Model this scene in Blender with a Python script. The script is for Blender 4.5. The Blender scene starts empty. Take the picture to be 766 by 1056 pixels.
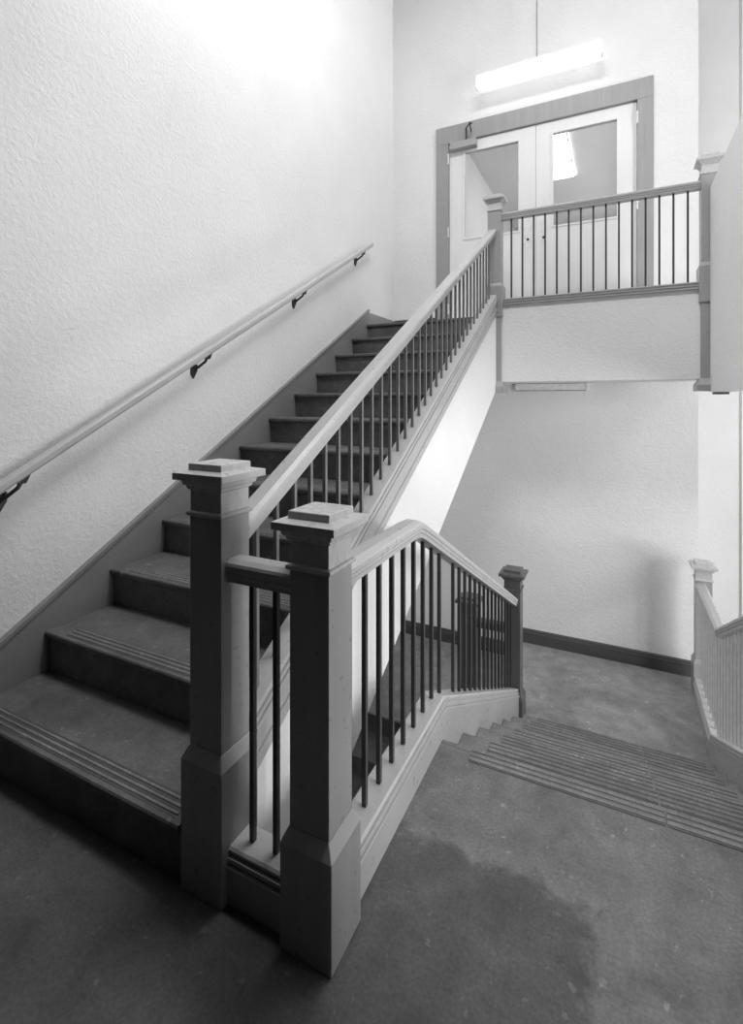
import bpy, bmesh, math
from mathutils import Vector

S = bpy.context.scene
COL = S.collection
PI = math.pi

# ------------------------------------------------------------------ materials
def nodes(name):
    m = bpy.data.materials.new(name); m.use_nodes = True
    nt = m.node_tree; b = nt.nodes['Principled BSDF']
    return m, nt, b

def ramp(nt, fac, stops):
    r = nt.nodes.new('ShaderNodeValToRGB')
    el = r.color_ramp.elements
    while len(el) < len(stops): el.new(0.5)
    for e, (p, v) in zip(el, stops):
        e.position = p; e.color = (v, v, v, 1)
    nt.links.new(fac, r.inputs[0])
    return r

def objco(nt, scale=(1, 1, 1)):
    t = nt.nodes.new('ShaderNodeTexCoord'); mp = nt.nodes.new('ShaderNodeMapping')
    mp.inputs['Scale'].default_value = scale
    nt.links.new(t.outputs['Object'], mp.inputs[0])
    return mp.outputs[0]

def noise(nt, co, scale, detail=4, rough=0.5, dist=0.0):
    n = nt.nodes.new('ShaderNodeTexNoise')
    n.inputs['Scale'].default_value = scale; n.inputs['Detail'].default_value = detail
    n.inputs['Roughness'].default_value = rough; n.inputs['Distortion'].default_value = dist
    nt.links.new(co, n.inputs['Vector'])
    return n.outputs['Fac']

def bump(nt, b, h, strength, dist=0.01):
    n = nt.nodes.new('ShaderNodeBump'); n.inputs['Strength'].default_value = strength
    n.inputs['Distance'].default_value = dist
    nt.links.new(h, n.inputs['Height']); nt.links.new(n.outputs[0], b.inputs['Normal'])

def mat_plaster(name, lo, hi, bs=0.5):
    m, nt, b = nodes(name); co = objco(nt)
    f = noise(nt, co, 1.3, 5, 0.6)
    r = ramp(nt, f, [(0.3, lo), (0.7, hi)])
    nt.links.new(r.outputs[0], b.inputs['Base Color'])
    b.inputs['Roughness'].default_value = 0.75
    h = noise(nt, co, 42, 5, 0.62, 0.4)
    bump(nt, b, h, bs, 0.012)
    return m

def mat_wood(name, lo, hi, scale, rough=0.32, spec=0.5):
    m, nt, b = nodes(name); co = objco(nt, scale)
    f = noise(nt, co, 22, 3, 0.5, 0.2)
    mid_ = (lo + hi) / 2
    r = ramp(nt, f, [(0.2, mid_ - (hi - lo) * 0.4), (0.8, mid_ + (hi - lo) * 0.4)])
    nt.links.new(r.outputs[0], b.inputs['Base Color'])
    f2 = noise(nt, objco(nt), 30, 3)
    rr = ramp(nt, f2, [(0.3, rough - 0.06), (0.7, rough + 0.1)])
    nt.links.new(rr.outputs[0], b.inputs['Roughness'])
    b.inputs['Specular IOR Level'].default_value = spec
    return m

def mat_flat(name, v, rough=0.5, metal=0.0, var=0.12, sc=25):
    m, nt, b = nodes(name)
    f = noise(nt, objco(nt), sc, 4)
    r = ramp(nt, f, [(0.25, v * (1 - var)), (0.75, v * (1 + var))])
    nt.links.new(r.outputs[0], b.inputs['Base Color'])
    b.inputs['Roughness'].default_value = rough
    b.inputs['Metallic'].default_value = metal
    return m

def mat_floor(name, base, rough=0.55, patch=False):
    m, nt, b = nodes(name); co = objco(nt)
    fine = noise(nt, co, 95, 6, 0.7)
    mid = noise(nt, co, 9, 6, 0.65, 0.5)
    big = noise(nt, co, 1.7, 3, 0.5, 0.3)
    spots = noise(nt, co, 24, 3, 0.55, 0.2)
    def mul(a, c):
        x = nt.nodes.new('ShaderNodeMath'); x.operation = 'MULTIPLY'
        nt.links.new(a, x.inputs[0]); nt.links.new(c, x.inputs[1]); return x.outputs[0]
    a = ramp(nt, fine, [(0.3, 0.72), (0.7, 1.3)]).outputs[0]
    c = ramp(nt, mid, [(0.3, 0.76), (0.7, 1.24)]).outputs[0]
    d = ramp(nt, big, [(0.40, 0.82), (0.52, 1.08)]).outputs[0]
    e = ramp(nt, spots, [(0.655, 1.0), (0.70, 1.6)]).outputs[0]
    v = mul(mul(a, c), mul(d, e))
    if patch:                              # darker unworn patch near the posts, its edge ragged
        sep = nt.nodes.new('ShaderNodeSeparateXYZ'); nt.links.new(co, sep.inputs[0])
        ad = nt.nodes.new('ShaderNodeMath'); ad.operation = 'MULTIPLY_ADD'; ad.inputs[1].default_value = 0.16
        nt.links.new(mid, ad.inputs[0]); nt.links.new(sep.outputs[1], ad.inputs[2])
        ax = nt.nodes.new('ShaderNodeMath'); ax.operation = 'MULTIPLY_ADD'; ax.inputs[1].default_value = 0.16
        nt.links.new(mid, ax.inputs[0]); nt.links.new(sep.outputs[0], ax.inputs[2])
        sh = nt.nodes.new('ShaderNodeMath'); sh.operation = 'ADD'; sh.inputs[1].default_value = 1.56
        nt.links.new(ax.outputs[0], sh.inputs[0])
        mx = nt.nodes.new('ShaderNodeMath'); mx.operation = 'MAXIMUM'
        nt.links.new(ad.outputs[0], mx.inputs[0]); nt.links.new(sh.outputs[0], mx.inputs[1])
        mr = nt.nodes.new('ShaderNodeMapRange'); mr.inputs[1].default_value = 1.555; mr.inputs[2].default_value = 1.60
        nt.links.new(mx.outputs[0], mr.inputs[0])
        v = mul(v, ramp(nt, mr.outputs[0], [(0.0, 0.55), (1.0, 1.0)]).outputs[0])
    k = nt.nodes.new('ShaderNodeMath'); k.operation = 'MULTIPLY'
    k.inputs[1].default_value = base; nt.links.new(v, k.inputs[0])
    cc = nt.nodes.new('ShaderNodeCombineColor')
    for i in range(3): nt.links.new(k.outputs[0], cc.inputs[i])
    nt.links.new(cc.outputs[0], b.inputs['Base Color'])
    b.inputs['Roughness'].default_value = rough
    b.inputs['Specular IOR Level'].default_value = 0.35
    bump(nt, b, fine, 0.12, 0.003)
    return m

def mat_emit(name, strength, base=0.9):
    m, nt, b = nodes(name)
    b.inputs['Base Color'].default_value = (base, base, base, 1)
    b.inputs['Emission Color'].default_value = (1, 1, 1, 1)
    b.inputs['Emission Strength'].default_value = strength
    return m

PL = mat_plaster('plaster', 0.765, 0.825)
PLS = mat_plaster('plaster_smooth', 0.80, 0.86, 0.2)
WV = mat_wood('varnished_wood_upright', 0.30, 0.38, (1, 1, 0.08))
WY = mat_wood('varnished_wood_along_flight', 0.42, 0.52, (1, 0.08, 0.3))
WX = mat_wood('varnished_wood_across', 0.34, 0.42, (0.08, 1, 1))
WC = mat_wood('cap_wood_gloss_tone', 0.50, 0.55, (0.3, 1, 1), 0.28)  # caps paler than the shafts: gloss reflection put into the colour
WS = mat_wood('stained_skirting', 0.20, 0.28, (1, 0.1, 0.3), 0.42, 0.4)
WB = mat_wood('dark_baseboard', 0.06, 0.09, (0.1, 1, 1), 0.5, 0.3)
WD = mat_wood('dark_post_wood', 0.09, 0.13, (1, 1, 0.1), 0.35, 0.4)  # darker tone for the two lower posts and their short railing
TRIM = mat_wood('door_trim_wood', 0.30, 0.37, (1, 1, 0.1), 0.45, 0.3)
DOOR = mat_wood('pale_door_wood', 0.76, 0.84, (1, 1, 0.12), 0.5, 0.3)
IRON = mat_flat('iron_shaded_tone', 0.05, 0.4)  # balusters with unlit fronts, shade put into the colour
IRONG = mat_flat('iron_lit_tone', 0.20, 0.4)  # same iron on the upper flight, lit sides put into the colour
IRONP = mat_flat('iron_bright_lit_tone', 0.34, 0.45)  # same iron on the right railing, stronger light put into the colour
IRONB = mat_flat('dark_bracket', 0.03, 0.4, 0.3)
PLATE = mat_flat('pale_metal_plate', 0.78, 0.35)
METAL = mat_flat('grey_metal', 0.36, 0.4, 0.2)
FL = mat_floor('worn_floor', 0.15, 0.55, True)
FL2 = mat_floor('lower_floor', 0.26)
TR = mat_floor('stair_covering', 0.115)
TR2 = mat_floor('lower_stair_covering', 0.18)
RUB = mat_flat('nosing_strip', 0.07, 0.45, 0.0, 0.2, 60)
RUBL = mat_flat('groove_grey', 0.10, 0.5)
WHITE = mat_flat('white_enamel', 0.82, 0.45)
LAMP = mat_emit('lamp_diffuser', 1.1)
CEILP = mat_emit('ceiling_panel', 3.2)
GLASS, gnt, gb = nodes('door_glass')
gb.inputs['Base Color'].default_value = (0.95, 0.95, 0.95, 1)
gb.inputs['Roughness'].default_value = 0.02
gb.inputs['Transmission Weight'].default_value = 1.0
gb.inputs['IOR'].default_value = 1.15
_nz = noise(gnt, objco(gnt), 3, 2)
gnt.links.new(ramp(gnt, _nz, [(0.2, 0.93), (0.8, 0.97)]).outputs[0], gb.inputs['Base Color'])

# ------------------------------------------------------------------ helpers
class MB:
    def __init__(self): self.bm = bmesh.new()
    def box(self, x0, x1, y0, y1, z0, z1):
        v = [self.bm.verts.new((x, y, z)) for z in (z0, z1) for x, y in ((x0, y0), (x1, y0), (x1, y1), (x0, y1))]
        for f in ((3, 2, 1, 0), (4, 5, 6, 7), (0, 1, 5, 4), (1, 2, 6, 5), (2, 3, 7, 6), (3, 0, 4, 7)):
            self.bm.faces.new([v[i] for i in f])
        return self
    def prism(self, poly, a0, a1, axis='x'):
        def P(p, a):
            if axis == 'x': return (a, p[0], p[1])
            if axis == 'y': return (p[0], a, p[1])
            return (p[0], p[1], a)
        A = [self.bm.verts.new(P(p, a0)) for p in poly]
        B = [self.bm.verts.new(P(p, a1)) for p in poly]
        n = len(poly)
        self.bm.faces.new(A); self.bm.faces.new(B[::-1])
        for i in range(n):
            self.bm.faces.new((A[i], B[i], B[(i + 1) % n], A[(i + 1) % n]))
        return self
    def stack(self, cx, cy, rings):           # square rings (half size, z)
        prev = None; first = None
        for h, z in rings:
            r = [self.bm.verts.new((cx + sx * h, cy + sy * h, z)) for sx, sy in ((-1, -1), (1, -1), (1, 1), (-1, 1))]
            if prev:
                for i in range(4): self.bm.faces.new((prev[i], prev[(i + 1) % 4], r[(i + 1) % 4], r[i]))
            else: first = r
            prev = r
        self.bm.faces.new(first[::-1]); self.bm.faces.new(prev)
        return self
    def sweep(self, prof, path, axis='y'):    # prof (across, up); path (along, base z[, across centre]); sections stay upright
        secs = []
        for p in path:
            s, z, c = p
            if axis == 'y': secs.append([self.bm.verts.new((c + a, s, z + u)) for a, u in prof])
            else: secs.append([self.bm.verts.new((s, c + a, z + u)) for a, u in prof])
        n = len(prof)
        for A, B in zip(secs, secs[1:]):
            for i in range(n): self.bm.faces.new((A[i], A[(i + 1) % n], B[(i + 1) % n], B[i]))
        self.bm.faces.new(secs[0][::-1]); self.bm.faces.new(secs[-1])
        return self
    def tube(self, pts, r, n=10):
        pts = [Vector(p) for p in pts]; secs = []
        for i, p in enumerate(pts):
            d = (pts[min(i + 1, len(pts) - 1)] - pts[max(i - 1, 0)]).normalized()
            up = Vector((0, 0, 1)) if abs(d.z) < 0.9 else Vector((1, 0, 0))
            a = d.cross(up).normalized(); b = a.cross(d)
            secs.append([self.bm.verts.new(p + r * (a * math.cos(t) + b * math.sin(t))) for t in [2 * PI * k / n for k in range(n)]])
        for A, B in zip(secs, secs[1:]):
            for i in range(n): self.bm.faces.new((A[i], A[(i + 1) % n], B[(i + 1) % n], B[i]))
        self.bm.faces.new(secs[0][::-1]); self.bm.faces.new(secs[-1])
        return self
    def build(self, name, m, parent=None, bevel=0.0, smooth=False):
        bmesh.ops.recalc_face_normals(self.bm, faces=self.bm.faces)
        me = bpy.data.meshes.new(name); 
        org = parent.location if parent else Vector((0, 0, 0))
        if parent and parent.parent: org = org + parent.parent.location
        bmesh.ops.translate(self.bm, verts=self.bm.verts, vec=-org)
        self.bm.to_mesh(me); self.bm.free()
        if smooth:
            for p in me.polygons: p.use_smooth = True
        o = bpy.data.objects.new(name, me); COL.objects.link(o)
        me.materials.append(m)
        if parent: o.parent = parent
        if bevel:
            bv = o.modifiers.new('edge', 'BEVEL'); bv.width = bevel; bv.segments = 2; bv.limit_method = 'ANGLE'
        return o

def tag(o, label=None, cat=None, group=None, kind=None):
    if label: o['label'] = label
    if cat: o['category'] = cat
    if group: o['group'] = group
    if kind: o['kind'] = kind
    return o
def thing(name, loc, label, cat, group=None, kind=None):
    o = bpy.data.objects.new(name, None); COL.objects.link(o); o.location = loc
    o.empty_display_size = 0.1
    return tag(o, label, cat, group, kind)
def struct(name, mb, m, label, cat):
    return tag(mb.build(name, m), label, cat, None, 'structure')

# ------------------------------------------------------------------ key dimensions (metres)
XW = -2.315                       # left wall
YF = 5.25                         # far wall
XC = 0.656                        # right end of the far wall
R1, T1, Y1 = 0.180, 0.319, 1.02   # upper flight: rise, going, first nosing
ZU = 12 * R1                      # upper landing 2.16
R2, T2, Y2 = 0.155, 0.305, 1.955  # lower flight
L = -7 * R2                       # lower landing -1.085
LL = L - 0.18                     # sunken left part of the lower landing
S1 = R1 / T1; S2 = R2 / T2
XS = -1.025                       # centre line of the upper flight's railing
XD = -0.69                        # centre line of the lower flight's left railing
XR = 0.63                         # centre line of the lower flight's right railing
XSOF = 1.556                      # soffit height of upper landing
def nose1(y): return R1 + S1 * (y - Y1)
def nose2(y): return -S2 * (y - Y2)

# ------------------------------------------------------------------ setting
struct('wall_left', MB().box(XW - 0.2, XW, 0.55, 5.6, -3.0, 7.0), PL,
       'tall white stippled plaster wall along the left of the upward stair', 'wall')
# far wall with door opening (upper part) and the wall under the landing
DX0, DX1, DZ1 = -1.66, 0.19, 4.205
w = MB()
w.box(XW - 0.2, DX0, YF, YF + 0.15, ZU, 7.5)
w.box(DX1, XC, YF, YF + 0.15, ZU, 7.5)
w.box(DX0, DX1, YF, YF + 0.15, DZ1, 7.5)
struct('wall_far', w, PL, 'white plaster wall around the double doors at the head of the stair', 'wall')
struct('wall_far_lower', MB().box(XW, XC, YF, YF + 0.15, -3.0, ZU), PL,
       'white plaster wall below the upper landing, above the dark baseboard', 'wall')
struct('wall_bay_far', MB().box(XC - 0.3, 4.6, 6.15, 6.3, -3.0, 7.5), PL,
       'white wall of the side bay seen to the right of the far corner', 'wall')
struct('wall_bay_return', MB().box(XC - 0.2, XC, YF + 0.151, 6.149, -3.0, 7.5), PL,
       'white return wall going back behind the far right corner', 'wall')
struct('wall_right', MB().box(4.6, 4.8, 0.4, 6.3, -3.0, 7.5), PL,
       'white outer wall of the side bay on the right', 'wall')
struct('wall_right_blocker', MB().box(0.70, 0.80, 0.55, 1.25, -0.25, 7.5), WB,
       'added unseen dark wall keeping bay light off the middle landing', 'wall')  # added out of view to block bay light from the foreground
struct('parapet', MB().box(0.648, 0.76, 0.2, 4.57, 1.452, 3.03), PL,
       'solid white plaster parapet right of the upper landing', 'parapet')
struct('trim_1', MB().box(1.135, 1.21, 6.125, 6.149, -3.0, 7.5), PLS,
       'white vertical casing in the bay at the right edge', 'trim')
struct('ceiling', MB().box(XW - 0.2, 4.8, 1.1, 6.3, 7.5, 7.6), PLS, 'white ceiling high over the stair', 'ceiling')

# floors
fp = [(XW, -0.6), (0.70, -0.6), (0.70, Y2), (-0.64, Y2), (-0.64, 1.16), (XW, 1.16)]
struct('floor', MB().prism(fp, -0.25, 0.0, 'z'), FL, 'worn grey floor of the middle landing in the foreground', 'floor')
lp = [(-0.86, 3.735), (-0.64, 3.735), (-0.64, Y2 + 6 * T2), (0.7, Y2 + 6 * T2), (0.7, 2.2), (4.6, 2.2), (4.6, 6.15), (0.656, 6.15), (0.656, YF), (-0.86, YF)]
struct('floor_lower', MB().prism(lp, L - 0.25, L, 'z'), FL2, 'grey floor of the lower landing below the right flight', 'floor')
struct('floor_sunken', MB().prism([(XW, 3.775), (-0.861, 3.775), (-0.861, YF), (XW, YF)], LL - 0.25, LL, 'z'), FL2, 'lower grey floor one step down, left of the lower posts', 'floor')
up = [(XW, Y1 + 11 * T1 + 0.02), (-1.0, Y1 + 11 * T1 + 0.02), (-1.0, 4.60), (0.648, 4.60), (0.648, YF), (XW, YF)]
struct('landing_upper', MB().prism(up, XSOF, ZU, 'z'), PL, 'upper landing slab with white plaster front below the balustrade', 'landing')
struct('trim_2', MB().box(-0.94, 0.60, 4.60, 4.70, ZU, ZU + 0.096), PL, 'low white curb along the upper landing edge', 'curb')

# baseboards
BBP = [(0, 0), (0.022, 0), (0.022, 0.105), (0.016, 0.115), (0.016, 0.128), (0.006, 0.14), (0, 0.14)]
def bb_x(name, x0, x1, y, z, lab):
    m = MB().prism([(y - a, z + u) for a, u in BBP], x0, x1, 'x')
    return struct(name, m, WB, lab, 'baseboard')
bb_x('baseboard_far', -0.86, XC - 0.02, YF - 0.001, L, 'dark baseboard along the far wall of the lower landing')
bb_x('baseboard_far_left', XW, -0.862, YF - 0.001, LL, 'dark baseboard seen between the balusters, a step lower than its neighbour')
struct('baseboard_left', MB().prism([(XW + a, ZU + u) for a, u in BBP], Y1 + 11 * T1 + 0.06, YF - 0.001, 'y'), WS,
       'grey baseboard on the left wall of the upper landing', 'baseboard')
bb_x('baseboard_upper', XW + 0.024, -1.79, YF - 0.001, ZU, 'grey baseboard left of the door trim on the upper landing')

# ------------------------------------------------------------------ upper flight
fl = thing('stair_flight', (XW, Y1, 0), 'dark stair flight of twelve risers climbing along the left white wall to the doors', 'stairs')
XI0, XI1 = XW + 0.024, -1.07
for n in range(1, 13):
    y0 = Y1 + T1 * (n - 1); z = R1 * n
    y1 = y0 + T1 + 0.019
    if n < 12:
        poly = [(y0 + 0.004, z), (y0, z - 0.006), (y0, z - 0.02), (y0 + 0.004, z - 0.026), (y0 + 0.018, z - 0.03), (y0 + 0.02, z - R1 + 0.0005), (y1, z - R1 + 0.0005), (y1, z)]
    else:
        poly = [(y0 + 0.004, z + 0.001), (y0, z - 0.006), (y0, z - 0.02), (y0 + 0.004, z - 0.026), (y0 + 0.0185, z - 0.03), (y0 + 0.0185, z - R1 + 0.0005), (y0 + 0.0195, z - R1 + 0.0005), (y0 + 0.0195, z + 0.001)]
        st = MB().prism(poly, XI0, XI1).build('top_riser', TR, fl)
        continue
    xe = XI1 if n > 1 else -1.121
    st = MB().prism(poly, XI0, xe).build('step', TR, fl)
    ns = MB()
    for i in range(4):
        a = y0 + 0.020 + i * 0.022
        ns.box(XI0 + 0.12, xe - 0.03, a, a + 0.006, z + 0.0003, z + 0.0012)
    ns.build('nosing_strip', RUB, st)
    nr = MB()
    for i in range(3):
        a = y0 + 0.027 + i * 0.022
        nr.prism([(a, z - 0.001), (a + 0.003, z + 0.004), (a + 0.011, z + 0.004), (a + 0.014, z - 0.001)], XI0 + 0.12, xe - 0.03)
    nr.build('nosing_rib', TR2, st)
# wall string
ya, yb = 0.98, Y1 + 11 * T1 + 0.06
zt = lambda y: nose1(y) + 0.125
MB().prism([(ya, 0.0), (ya + 0.05, 0.0), (yb, ZU - 0.25), (yb, zt(yb) - 0.012), (ya, zt(ya) - 0.012)], XW + 0.001, XW + 0.022).build('wall_string', WS, fl)
MB().prism([(ya, zt(ya) - 0.012), (yb, zt(yb) - 0.012), (yb, zt(yb) + 0.006), (ya, zt(ya) + 0.006)], XW + 0.001, XW + 0.030).build('string_bead', WS, fl)
# outer string
def band(f0, f1, y0, y1): return [(y0, f0(y0)), (y1, f0(y1)), (y1, f1(y1)), (y0, f1(y0))]
YS0, YS1 = 1.186, 4.571
MB().prism(band(lambda y: nose1(y) - 0.015, lambda y: nose1(y) + 0.118, YS0, YS1), -1.069, -0.981).build('outer_string', WY, fl)
MB().prism(band(lambda y: nose1(y) + 0.03, lambda y: nose1(y) + 0.042, YS0, YS1), -1.0, -0.973).build('string_bead', WY, fl)
MB().prism([(1.165, nose1(1.165) - 0.016), (4.60, nose1(4.60) - 0.016), (4.60, nose1(4.60) - 0.70), (1.165, nose1(1.165) - 0.70)], -1.06, -0.986).build('plaster_side', PLS, fl)
MB().prism([(1.165, nose1(1.165) - 0.66), (4.55, nose1(4.55) - 0.66), (4.55, nose1(4.55) - 0.70), (1.165, nose1(1.165) - 0.70)], XW + 0.001, -1.061).build('plaster_soffit', PLS, fl)

# ------------------------------------------------------------------ lower flight
lf = thing('stair_flight', (0, Y2, L), 'grey stair flight of seven risers going down on the right to the lower landing', 'stairs')
XL0, XL1 = -0.638, 0.568
ZT = 0.0
def strip(y_edge, z, parent):
    for x0, x1 in ((-0.513, 0.145), (0.152, XL1 - 0.06)):
        s = MB()
        s.box(x0, x1, y_edge - 0.078, y_edge - 0.001, z + 0.0004, z + 0.0016)
        s.build('nosing_strip', RUBL, parent)
        s = MB()
        for i in range(3):
            a = y_edge - 0.070 + i * 0.026
            s.prism([(a, z + 0.001), (a + 0.001, z + 0.0035), (a + 0.017, z + 0.0035), (a + 0.018, z + 0.001)], x0, x1)
        s.build('nosing_rib', TR2, parent)
edge = MB().prism([(Y2 - 0.02, 0.001), (Y2 + 0.0, 0.001), (Y2 + 0.004, -0.006), (Y2 + 0.004, -0.022), (Y2 + 0.0005, -0.026), (Y2 + 0.0005, -0.002), (Y2 - 0.02, 0.0002)], XL0, XL1).build('landing_nosing', TR2, lf)
strip(Y2 + 0.004, 0.0006, edge)
for k in range(1, 7):
    ya_, yb_ = Y2 + T2 * (k - 1) + 0.002, Y2 + T2 * k
    z = -R2 * k
    poly = [(ya_ - 0.018, z), (yb_, z), (yb_ + 0.004, z - 0.006), (yb_ + 0.004, z - 0.022), (yb_, z - 0.027), (yb_ - 0.018, z - 0.03), (yb_ - 0.018, z - R2), (ya_ - 0.018, z - R2)]
    if k == 1: poly = [(ya_, z) if p[0] == ya_ - 0.018 and p[1] == z else p for p in poly]; poly[-1] = (ya_, z - R2)
    st = MB().prism(poly, XL0, XL1).build('step', TR2, lf)
    strip(yb_ + 0.004, z, st)
# closed strings either side: level on the landings, sloping with the flight
def strg(xc, pathpts, name, parent, half=0.05):
    # pathpts: (y, z_top, z_bottom)
    poly = [(y, t) for y, t, b in pathpts] + [(y, b) for y, t, b in reversed(pathpts)]
    return MB().prism(poly, xc - half, xc + half).build(name, WY, parent)
SH = 0.097                        # top of string board, shoe stands on it
yb1 = 1.995                       # where shoe turns down
yend = 3.73
def shz(y): return nose2(y) + 0.118
strg(XD, [(1.186, SH, -0.25), (yb1, SH, -0.25), (yend, SH - S2 * (yend - yb1), SH - S2 * (yend - yb1) - 0.36)], 'left_string', lf)
ybr = yb1 + (0 - L) / S2          # right string turns level here
strg(XR, [(1.26, SH, -0.25), (yb1, SH, -0.25), (ybr, L + SH, L - 0.2), (4.90, L + SH, L - 0.2)], 'right_string', lf)
MB().prism([(1.2, -0.25), (Y2 + 0.3, -0.27), (yend, L - 0.2), (yend, L - 0.24), (Y2 + 0.2, -0.31), (1.2, -0.29)], -0.639, XL1).build('plaster_soffit', PLS, lf)

# next flight, descending towards the viewer under the upper flight
nf = thing('stair_flight', (-1.7, 3.775, LL), 'dark steps descending beneath the upper flight, glimpsed between the iron balusters', 'stairs')
for j in range(1, 8):
    y1_ = 3.775 - 0.305 * (j - 1); z = LL - R2 * j
    if j == 1:
        MB().prism([(3.753, LL + 0.001), (3.774, LL + 0.001), (3.774, z + 0.001), (3.763, z + 0.001), (3.763, LL - 0.03), (3.753, LL - 0.02)], XW + 0.02, -1.06).build('landing_nosing', TR, nf)
    MB().prism([(y1_ - 0.012, z), (y1_ - 0.325, z), (y1_ - 0.325, z - 0.024), (y1_ - 0.317, z - 0.03), (y1_ - 0.317, z - R2 + 0.0005), (y1_ - 0.012, z - R2 + 0.0005)], XW + 0.02, -1.06).build('step', TR, nf)

# ------------------------------------------------------------------ newel posts
def newel(cx, cy, z0, top, label, plinth=0.272, drop=None, name='newel_post', hs=0.059, dark=False):
    t = thing(name, (cx, cy, z0), label, 'newel post', 'square wooden newel posts')
    P, H = hs + 0.018, hs
    zb = z0 - (drop or 0.0)
    rings = [(P, zb), (P, z0 + plinth), (H + 0.001, z0 + plinth + 0.036)]
    if drop:
        rings = [(P + 0.02, zb), (P + 0.02, zb + 0.05), (P + 0.004, zb + 0.075), (P - 0.012, zb + 0.10), (P - 0.012, z0 - 0.01), (P, z0 - 0.01)] + rings[1:]
    MB().stack(cx, cy, rings).build('plinth', WD if dark else WV, t, 0.003)
    zt = z0 + top
    MB().stack(cx, cy, [(H, z0 + plinth + 0.037), (H, zt - 0.152)]).build('shaft', WD if dark else WV, t, 0.002)
    c = MB().stack(cx, cy, [(H, zt - 0.152), (H + 0.007, zt - 0.150), (H + 0.009, zt - 0.145), (H + 0.007, zt - 0.139), (H - 0.001, zt - 0.136),
                            (H - 0.001, zt - 0.078), (H + 0.006, zt - 0.074), (H + 0.007, zt - 0.066), (H + 0.014, zt - 0.062), (H + 0.017, zt - 0.049),
                            (H + 0.034, zt - 0.046), (H + 0.034, zt - 0.026), (H + 0.006, zt - 0.020), (H + 0.003, zt - 0.0195), (H + 0.003, zt - 0.002), (H, zt)])
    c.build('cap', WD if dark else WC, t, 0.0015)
    return t
newel(-1.042, 1.107, 0, 1.216, 'taller dark newel post at the foot of the upward flight, left of the nearest post', 0.372)
newel(-0.692, 1.105, 0, 1.115, 'nearest newel post, dark front, standing at the corner in the foreground')
newel(-1.005, 4.632, ZU, 1.115, 'newel post at the head of the upper flight, in front of the double doors', 0.27, ZU - 1.46)
newel(0.652, 4.645, ZU, 1.135, 'newel post at the right end of the upper landing, against the white parapet', 0.27, ZU - 1.46)
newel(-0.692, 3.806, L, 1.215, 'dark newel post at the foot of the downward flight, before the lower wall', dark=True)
newel(0.655, 4.985, L, 1.115, 'pale newel post on the right, at the far end of the right railing')
newel(-1.042, 3.856, LL, 1.115, 'dark newel post on the lower landing seen through the iron balusters', dark=True)

# ------------------------------------------------------------------ railings
RP = [(-0.031, -0.034), (0.031, -0.034), (0.032, -0.020), (0.036, -0.014), (0.036, -0.004), (0.0405, 0.001), (0.0405, 0.014), (0.037, 0.022), (0.020, 0.030),
      (-0.020, 0.030), (-0.037, 0.022), (-0.0405, 0.014), (-0.0405, 0.001), (-0.036, -0.004), (-0.036, -0.014), (-0.032, -0.020)]
SH_ = [(0.056, 0), (0.056, 0.012), (0.045, 0.014), (0.045, 0.021), (0.052, 0.023), (0.052, 0.034), (0.041, 0.036), (0.041, 0.043), (0.047, 0.045), (0.047, 0.052), (0.041, 0.058)]
SP = SH_ + [(-a, u) for a, u in reversed(SH_)]
B = 0.0072
def baluster(t, x, y, z0, z1, s0=0.0, s1=0.0, axis='y', mm=None):
    m = MB(); b = m.bm
    c = [(-B, -B), (B, -B), (B, B), (-B, B)]
    k = 1 if axis == 'y' else 0
    lo = [b.verts.new((x + p[0], y + p[1], z0 + s0 * p[k])) for p in c]
    hi = [b.verts.new((x + p[0], y + p[1], z1 + s1 * p[k])) for p in c]
    b.faces.new(lo[::-1]); b.faces.new(hi)
    for i in range(4): b.faces.new((lo[i], lo[(i + 1) % 4], hi[(i + 1) % 4], hi[i]))
    return m.build('baluster', mm or IRON, t)

# upper flight railing
t = thing('stair_railing', (XS, 1.17, 0), 'long sloping railing with black iron balusters on the open side of the upper flight', 'railing')
hz = lambda y: nose1(y) + 0.742
MB().sweep(RP, [(1.168, hz(1.168), XS), (4.571, hz(4.571), XS)]).build('handrail', WY, t, smooth=False)
sz = lambda y: nose1(y) + 0.119
MB().sweep(SP, [(YS0, sz(YS0), XS), (YS1 - 0.02, sz(YS1 - 0.02), XS)]).build('shoe', WY, t)
k = -1
while 1.352 + 0.1035 * k < 4.55:
    y = 1.352 + 0.1035 * k
    baluster(t, XS, y, sz(y) + 0.056, hz(y) - 0.030, S1, S1, 'y', IRONG); k += 1

# short railing between the two foreground posts
t = thing('stair_railing', (-0.867, 1.105, 0), 'short level railing with two balusters joining the two foreground newel posts', 'railing')
HZ = 0.918
MB().sweep(RP, [(-0.984, HZ, 1.105), (-0.750, HZ, 1.105)], 'x').build('handrail', WX, t)
MB().sweep(SP, [(-0.966, SH, 1.105), (-0.768, SH, 1.105)], 'x').build('shoe', WX, t)
MB().box(-0.966, -0.768, 1.055, 1.155, 0.0, SH).build('curb_board', WX, t)
for x in (-0.918, -0.837): baluster(t, x, 1.105, SH + 0.056, HZ - 0.031, 0, 0, 'x')

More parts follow.
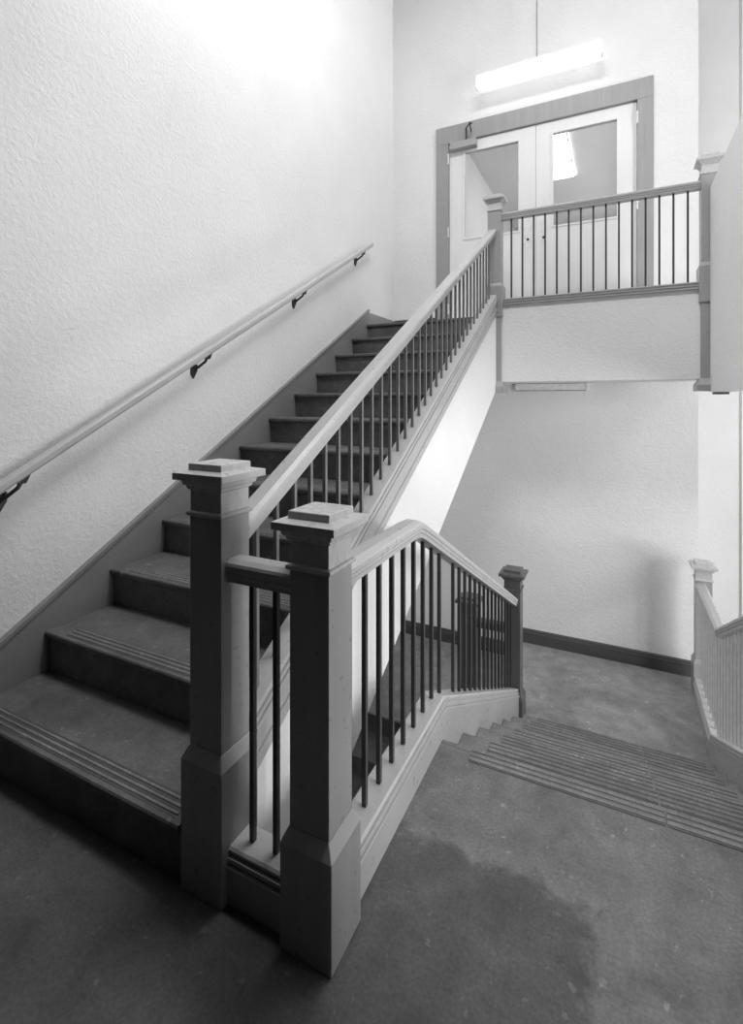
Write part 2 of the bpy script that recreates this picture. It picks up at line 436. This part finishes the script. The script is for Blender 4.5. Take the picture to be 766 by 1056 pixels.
# left railing of the lower flight
t = thing('stair_railing', (XD, 1.18, 0), 'railing running level from the nearest post then bending down the lower flight', 'railing')
yr1 = 1.755
hz2 = lambda y: HZ if y < yr1 else HZ - S2 * (y - yr1)
sz2 = lambda y: SH + 0.001 if y < yb1 else SH + 0.001 - S2 * (y - yb1)
path = [(1.163, HZ, XD), (yr1 - 0.05, HZ, XD), (yr1 - 0.015, hz2(yr1) - 0.002, XD), (yr1 + 0.02, hz2(yr1 + 0.02) - 0.002, XD), (yr1 + 0.06, hz2(yr1 + 0.06), XD), (3.747, hz2(3.747), XD)]
MB().sweep(RP, path).build('handrail', WY, t)
MB().sweep(SP, [(1.183, sz2(1.183), XD), (yb1, sz2(yb1), XD), (3.729, sz2(3.729), XD)]).build('shoe', WY, t)
for k in range(-1, 24):
    y = 1.35 + 0.1015 * k
    if k == 8 or y > 3.72: continue
    baluster(t, XD, y, sz2(y) + 0.056, hz2(y) - 0.030, 0 if y < yb1 else -S2, 0 if y < yr1 else -S2)

# upper landing railing
t = thing('stair_railing', (-0.2, 4.632, ZU), 'level railing with thin dark balusters in front of the double doors', 'railing')
MB().sweep(RP, [(-0.947, ZU + HZ, 4.632), (0.594, ZU + HZ, 4.632)], 'x').build('handrail', WX, t)
MB().sweep(SP, [(-0.929, ZU + SH, 4.632), (0.576, ZU + SH, 4.632)], 'x').build('shoe', WX, t)
for k in range(15): baluster(t, -0.860 + 0.0977 * k, 4.632, ZU + SH + 0.056, ZU + HZ - 0.031, 0, 0, 'x')

# right railing of the lower flight
t = thing('stair_railing', (XR, 4.9, L), 'railing at the right edge, level beside the far right post then rising with the flight', 'railing')
yr2 = 4.00
hz3 = lambda y: L + HZ if y > yr2 else min(L + HZ + S2 * (yr2 - y), HZ)
sz3 = lambda y: L + SH + 0.001 if y > ybr else min(L + SH + 0.001 + S2 * (ybr - y), SH + 0.001)
MB().sweep(RP, [(1.26, hz3(1.26), XR), (1.86, hz3(1.86), XR), (yr2, hz3(yr2), XR), (4.925, hz3(4.925), XR)]).build('handrail', WY, t)
MB().sweep(SP, [(1.26, sz3(1.26), XR), (yb1, sz3(yb1), XR), (ybr, sz3(ybr), XR), (4.905, sz3(4.905), XR)]).build('shoe', WY, t)
y = 4.82
while y > 1.5:
    baluster(t, XR, y, sz3(y) + 0.056, hz3(y) - 0.031, 0 if y > ybr else -S2, 0 if y > yr2 else -S2, 'y', IRONP); y -= 0.1015

# short railing on the lower landing
t = thing('stair_railing', (-0.867, 3.856, LL), 'short dark railing between the two lower posts, seen through the iron balusters', 'railing')
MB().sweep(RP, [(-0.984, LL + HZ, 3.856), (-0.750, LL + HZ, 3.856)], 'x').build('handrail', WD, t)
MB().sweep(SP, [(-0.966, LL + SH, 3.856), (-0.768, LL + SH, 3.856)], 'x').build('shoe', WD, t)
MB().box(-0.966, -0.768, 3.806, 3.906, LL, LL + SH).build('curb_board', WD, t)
for x in (-0.918, -0.837): baluster(t, x, 3.856, LL + SH + 0.056, LL + HZ - 0.031, 0, 0, 'x')

# ------------------------------------------------------------------ wall handrail
hx = -2.25
t = thing('wall_handrail', (hx, 1.2, 1.0), 'slim wooden handrail on dark brackets sloping up the left white wall', 'handrail')
m0 = (2.984 - 1.042) / (4.556 - 1.14)
rz = lambda y: 1.042 + m0 * (y - 1.14)
HP = [(-0.017, -0.025), (0.017, -0.025), (0.022, -0.014), (0.022, 0.010), (0.017, 0.019), (0.006, 0.024), (-0.006, 0.024), (-0.017, 0.019), (-0.022, 0.010), (-0.022, -0.014)]
MB().sweep(HP, [(0.72, rz(0.72), hx), (4.56, rz(4.56), hx)]).build('rail', WY, t, 0.002)
for yb_ in (1.19, 2.25, 3.298, 4.34):
    z = rz(yb_)
    b = MB()
    b.prism([(yb_ + 0.012, z - 0.016 + 0.012 * m0), (yb_ + 0.062, z - 0.016 + 0.062 * m0), (yb_ + 0.062, z - 0.030 + 0.062 * m0), (yb_ + 0.045, z - 0.045 + 0.03 * m0), (yb_ + 0.012, z - 0.034 + 0.012 * m0)], hx - 0.010, hx + 0.010)
    b.tube([(hx, yb_ + 0.038, z - 0.028 + 0.02), (hx - 0.006, yb_ + 0.02, z - 0.045), (hx - 0.03, yb_ - 0.005, z - 0.075), (XW + 0.006, yb_ - 0.02, z - 0.10)], 0.0085, 8)
    b.prism([(yb_ - 0.044, z - 0.075), (yb_ + 0.004, z - 0.062), (yb_ + 0.004, z - 0.10), (yb_ - 0.026, z - 0.15), (yb_ - 0.044, z - 0.125)], XW + 0.001, XW + 0.012)
    b.build('bracket', IRONB, t)

# ------------------------------------------------------------------ doors
tr = MB()
tr.box(-1.785, DX0 + 0.015, YF - 0.022, YF - 0.001, ZU, DZ1 - 0.015)
tr.box(DX1 - 0.015, 0.308, YF - 0.022, YF - 0.001, ZU, DZ1 - 0.015)
tr.box(-1.785, 0.308, YF - 0.024, YF - 0.001, DZ1 - 0.015, 4.375)
tr.box(DX0 + 0.001, DX0 + 0.015, YF - 0.001, YF + 0.149, ZU, DZ1 - 0.015)
tr.box(DX1 - 0.015, DX1 - 0.001, YF - 0.001, YF + 0.149, ZU, DZ1 - 0.015)
tr.box(DX0 + 0.001, DX1 - 0.001, YF - 0.001, YF + 0.149, DZ1 - 0.015, DZ1 - 0.001)
struct('trim_3', tr, TRIM, 'grey wooden trim framing the double doors', 'door trim')
YD = YF + 0.006
def leaf(name, x0, x1, gx0, gx1, gz0, gz1, label, side):
    d = thing(name, (x0, YD, ZU), label, 'door', None, 'structure')
    z0, z1 = ZU + 0.008, DZ1 - 0.022
    m = MB()
    m.box(x0, gx0, YD, YD + 0.044, z0, z1); m.box(gx1, x1, YD, YD + 0.044, z0, z1)
    m.box(gx0, gx1, YD, YD + 0.044, z0, gz0); m.box(gx0, gx1, YD, YD + 0.044, gz1, z1)
    m.build('leaf', DOOR, d)
    q = MB(); e = 0.018
    q.box(gx0 - e, gx0, YD - 0.008, YD - 0.0005, gz0 - e, gz1 + e); q.box(gx1, gx1 + e, YD - 0.008, YD - 0.0005, gz0 - e, gz1 + e)
    q.box(gx0, gx1, YD - 0.008, YD - 0.0005, gz0 - e, gz0); q.box(gx0, gx1, YD - 0.008, YD - 0.0005, gz1, gz1 + e)
    q.build('glazing_bead', DOOR, d, 0.002)
    MB().box(gx0, gx1, YD + 0.018, YD + 0.024, gz0, gz1).build('glass_pane', GLASS, d)
    px = x1 - 0.115 if side < 0 else x0 + 0.035
    pl = MB().box(px, px + 0.082, YD - 0.004, YD - 0.0005, ZU + 0.785, ZU + 1.04 if side > 0 else ZU + 1.07).build('push_plate', PLATE, d)
    MB().tube([(px + 0.041, YD - 0.010, ZU + 0.87), (px + 0.041, YD - 0.0045, ZU + 0.87)], 0.013, 12).build('keyhole', IRONB, pl)
    if side < 0:
        MB().tube([(px - 0.075, YD - 0.012, ZU + 1.02), (px - 0.075, YD - 0.0005, ZU + 1.02)], 0.016, 12).build('lock_cylinder', METAL, d)
    hxx = x0 - 0.004 if side < 0 else x1 + 0.004
    for hz_ in (0.22, 1.06, 1.86):
        MB().tube([(hxx, YD - 0.030, ZU + hz_ - 0.055), (hxx, YD - 0.030, ZU + hz_ + 0.055)], 0.008, 8).build('hinge', PLATE, d)
    return d
d1 = leaf('door_1', DX0 + 0.019, -0.737, -1.47, -0.905, 3.135, 4.06, 'pale left leaf of the double doors with the closer on top', -1)
d2 = leaf('door_2', -0.733, DX1 - 0.019, -0.566, 0.004, 3.135, 4.06, 'pale right leaf of the double doors with a bright reflection in its glass', 1)
# closer on the left leaf
c = thing('door_closer', (-1.26, YF, 4.14), 'grey door closer box with bent arm at the top left of the doors', 'door closer')
MB().box(-1.615, -1.33, YF - 0.075, YD - 0.001, 4.09, 4.165).build('body', METAL, c, 0.004)
ar = MB()
ar.tube([(-1.44, YF - 0.045, 4.165), (-1.44, YF - 0.05, 4.30)], 0.009, 8)
ar.tube([(-1.44, YF - 0.05, 4.295), (-1.36, YF - 0.20, 4.26), (-1.335, YF - 0.21, 4.24)], 0.007, 8)
ar.tube([(-1.36, YF - 0.20, 4.255), (-1.39, YF - 0.03, 4.255)], 0.007, 8)
ar.build('arm', IRONB, c)
# corridor beyond the doors
cw = MB()
cw.box(-2.25, -2.05, YF + 0.151, 13.0, ZU, 5.2)
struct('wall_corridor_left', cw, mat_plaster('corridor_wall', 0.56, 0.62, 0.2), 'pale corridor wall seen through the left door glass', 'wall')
struct('wall_corridor_right', MB().box(0.28, 0.42, YF + 0.151, 13.0, ZU, 5.2), PL, 'pale corridor wall behind the doors on the right', 'wall')
struct('wall_corridor_far', MB().box(-2.05, 0.28, 12.8, 13.0, ZU, 5.2), PL, 'pale wall at the far end of the corridor behind the doors', 'wall')
struct('floor_corridor', MB().box(-2.05, 0.28, YF + 0.151, 12.8, ZU - 0.1, ZU), FL2, 'corridor floor behind the double doors', 'floor')
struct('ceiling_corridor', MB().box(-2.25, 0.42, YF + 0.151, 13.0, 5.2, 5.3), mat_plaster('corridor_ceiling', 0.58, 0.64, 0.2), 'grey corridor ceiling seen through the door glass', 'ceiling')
cl = thing('ceiling_light', (-0.98, 8.0, 5.2), 'bright ceiling light panel seen through the right door glass', 'ceiling light')
MB().box(-1.10, -0.62, 6.95, 9.06, 5.17, 5.199).build('diffuser', CEILP, cl)
g = MB()
for yy in (6.95, 7.7, 8.4, 9.04): g.box(-1.10, -0.62, yy, yy + 0.02, 5.162, 5.169)
g.box(-1.10, -1.08, 6.95, 9.06, 5.162, 5.169); g.box(-0.64, -0.62, 6.95, 9.06, 5.162, 5.169)
g.build('frame', WHITE, cl)

# ------------------------------------------------------------------ pendant fluorescent lamp
pl = thing('pendant_lamp', (-0.70, 5.05, 7.5), 'glowing white fluorescent lamp hanging on a thin rod above the doors', 'lamp')
MB().tube([(-0.695, 5.05, 7.5), (-0.695, 5.05, 4.72)], 0.007, 8).build('rod', METAL, pl)
sl = 0.0
yl = 5.05
MB().prism([(yl - 0.036, 4.585), (yl + 0.030, 4.585), (yl + 0.036, 4.70), (yl - 0.036, 4.70)], -1.28, -0.125).build('diffuser', LAMP, pl, 0.008)
MB().box(-1.285, -0.12, yl - 0.03, yl + 0.03, 4.701, 4.722).build('housing', WHITE, pl)
for x in (-1.292, -0.1245): MB().prism([(yl - 0.040, 4.580), (yl + 0.034, 4.580), (yl + 0.040, 4.705), (yl - 0.040, 4.705)], x, x + 0.012).build('end_cap', WHITE, pl)

# white strip under the landing
st = thing('cover_strip', (-0.67, 5.2, 1.52), 'flat white strip fixed to the lower wall just under the landing', 'strip')
MB().box(-0.93, -0.262, YF - 0.03, YF - 0.001, 1.482, 1.552).build('body', WHITE, st, 0.003)
MB().box(-0.262, -0.242, YF - 0.034, YF - 0.001, 1.478, 1.554).build('end_cap', WHITE, st)
MB().box(-0.93, -0.262, YF - 0.036, YF - 0.031, 1.478, 1.486).build('lower_rim', METAL, st)
# dark trim under the parapet
struct('trim_4', MB().box(0.66, 0.752, 4.47, 4.565, 1.434, 1.4515), WB, 'short dark trim strip at the foot of the white parapet', 'trim')

# ------------------------------------------------------------------ light
W = bpy.data.worlds.new('world'); S.world = W; W.use_nodes = True
W.node_tree.nodes['Background'].inputs[0].default_value = (1, 1, 1, 1)
W.node_tree.nodes['Background'].inputs[1].default_value = 0.004
def area(name, loc, rot, sx, sy, p):
    l = bpy.data.lights.new(name, 'AREA'); l.shape = 'RECTANGLE'; l.size = sx; l.size_y = sy; l.energy = p
    o = bpy.data.objects.new(name, l); COL.objects.link(o); o.location = loc; o.rotation_euler = rot
    return o
area('stairhead_fill_light', (0.0, 4.4, 7.3), (0, 0, 0), 2.0, 1.2, 24)  # added fill above the stairhead, no fixture there
area('landing_fill_light', (-0.4, 2.1, 5.9), (0, 0, 0), 1.4, 0.9, 128)  # added fill over the landing, brightens upper walls and landing front
area('bay_upper_light', (4.55, 1.8, 4.8), (0, PI / 2, 0), 2.6, 1.6, 92)  # unseen source on the bay side, no window modelled
area('bay_middle_light', (4.55, 1.5, 1.2), (0, PI / 2, 0), 2.0, 1.4, 185)  # second unseen bay-side source, strength fitted, no window there
area('bay_lower_light', (4.55, 2.9, -0.3), (0, PI / 2, 0), 1.0, 1.4, 95)  # third unseen bay-side source, set low, no window there
area('corridor_fill_light', (0.27, 9.0, 3.8), (0, PI / 2, 0), 2.0, 5.0, 62)  # added unseen fill to brighten the corridor behind the glass, no window

# ------------------------------------------------------------------ camera
cam = bpy.data.cameras.new('camera'); co = bpy.data.objects.new('camera', cam); COL.objects.link(co)
co.location = (0, 0, 1.4); co.rotation_euler = (PI / 2, 0, 0.458739)
cam.sensor_fit = 'VERTICAL'; cam.sensor_height = 36; cam.sensor_width = 36
cam.lens = 511.05 / 1056 * 36
cam.shift_y = -(528 - 411.34) / 1056
cam.clip_start = 0.02
S.camera = co
S.view_settings.view_transform = 'Standard'; S.view_settings.look = 'None'
S.view_settings.exposure = 0.0; S.view_settings.gamma = 1.0
S.view_settings.use_curve_mapping = False
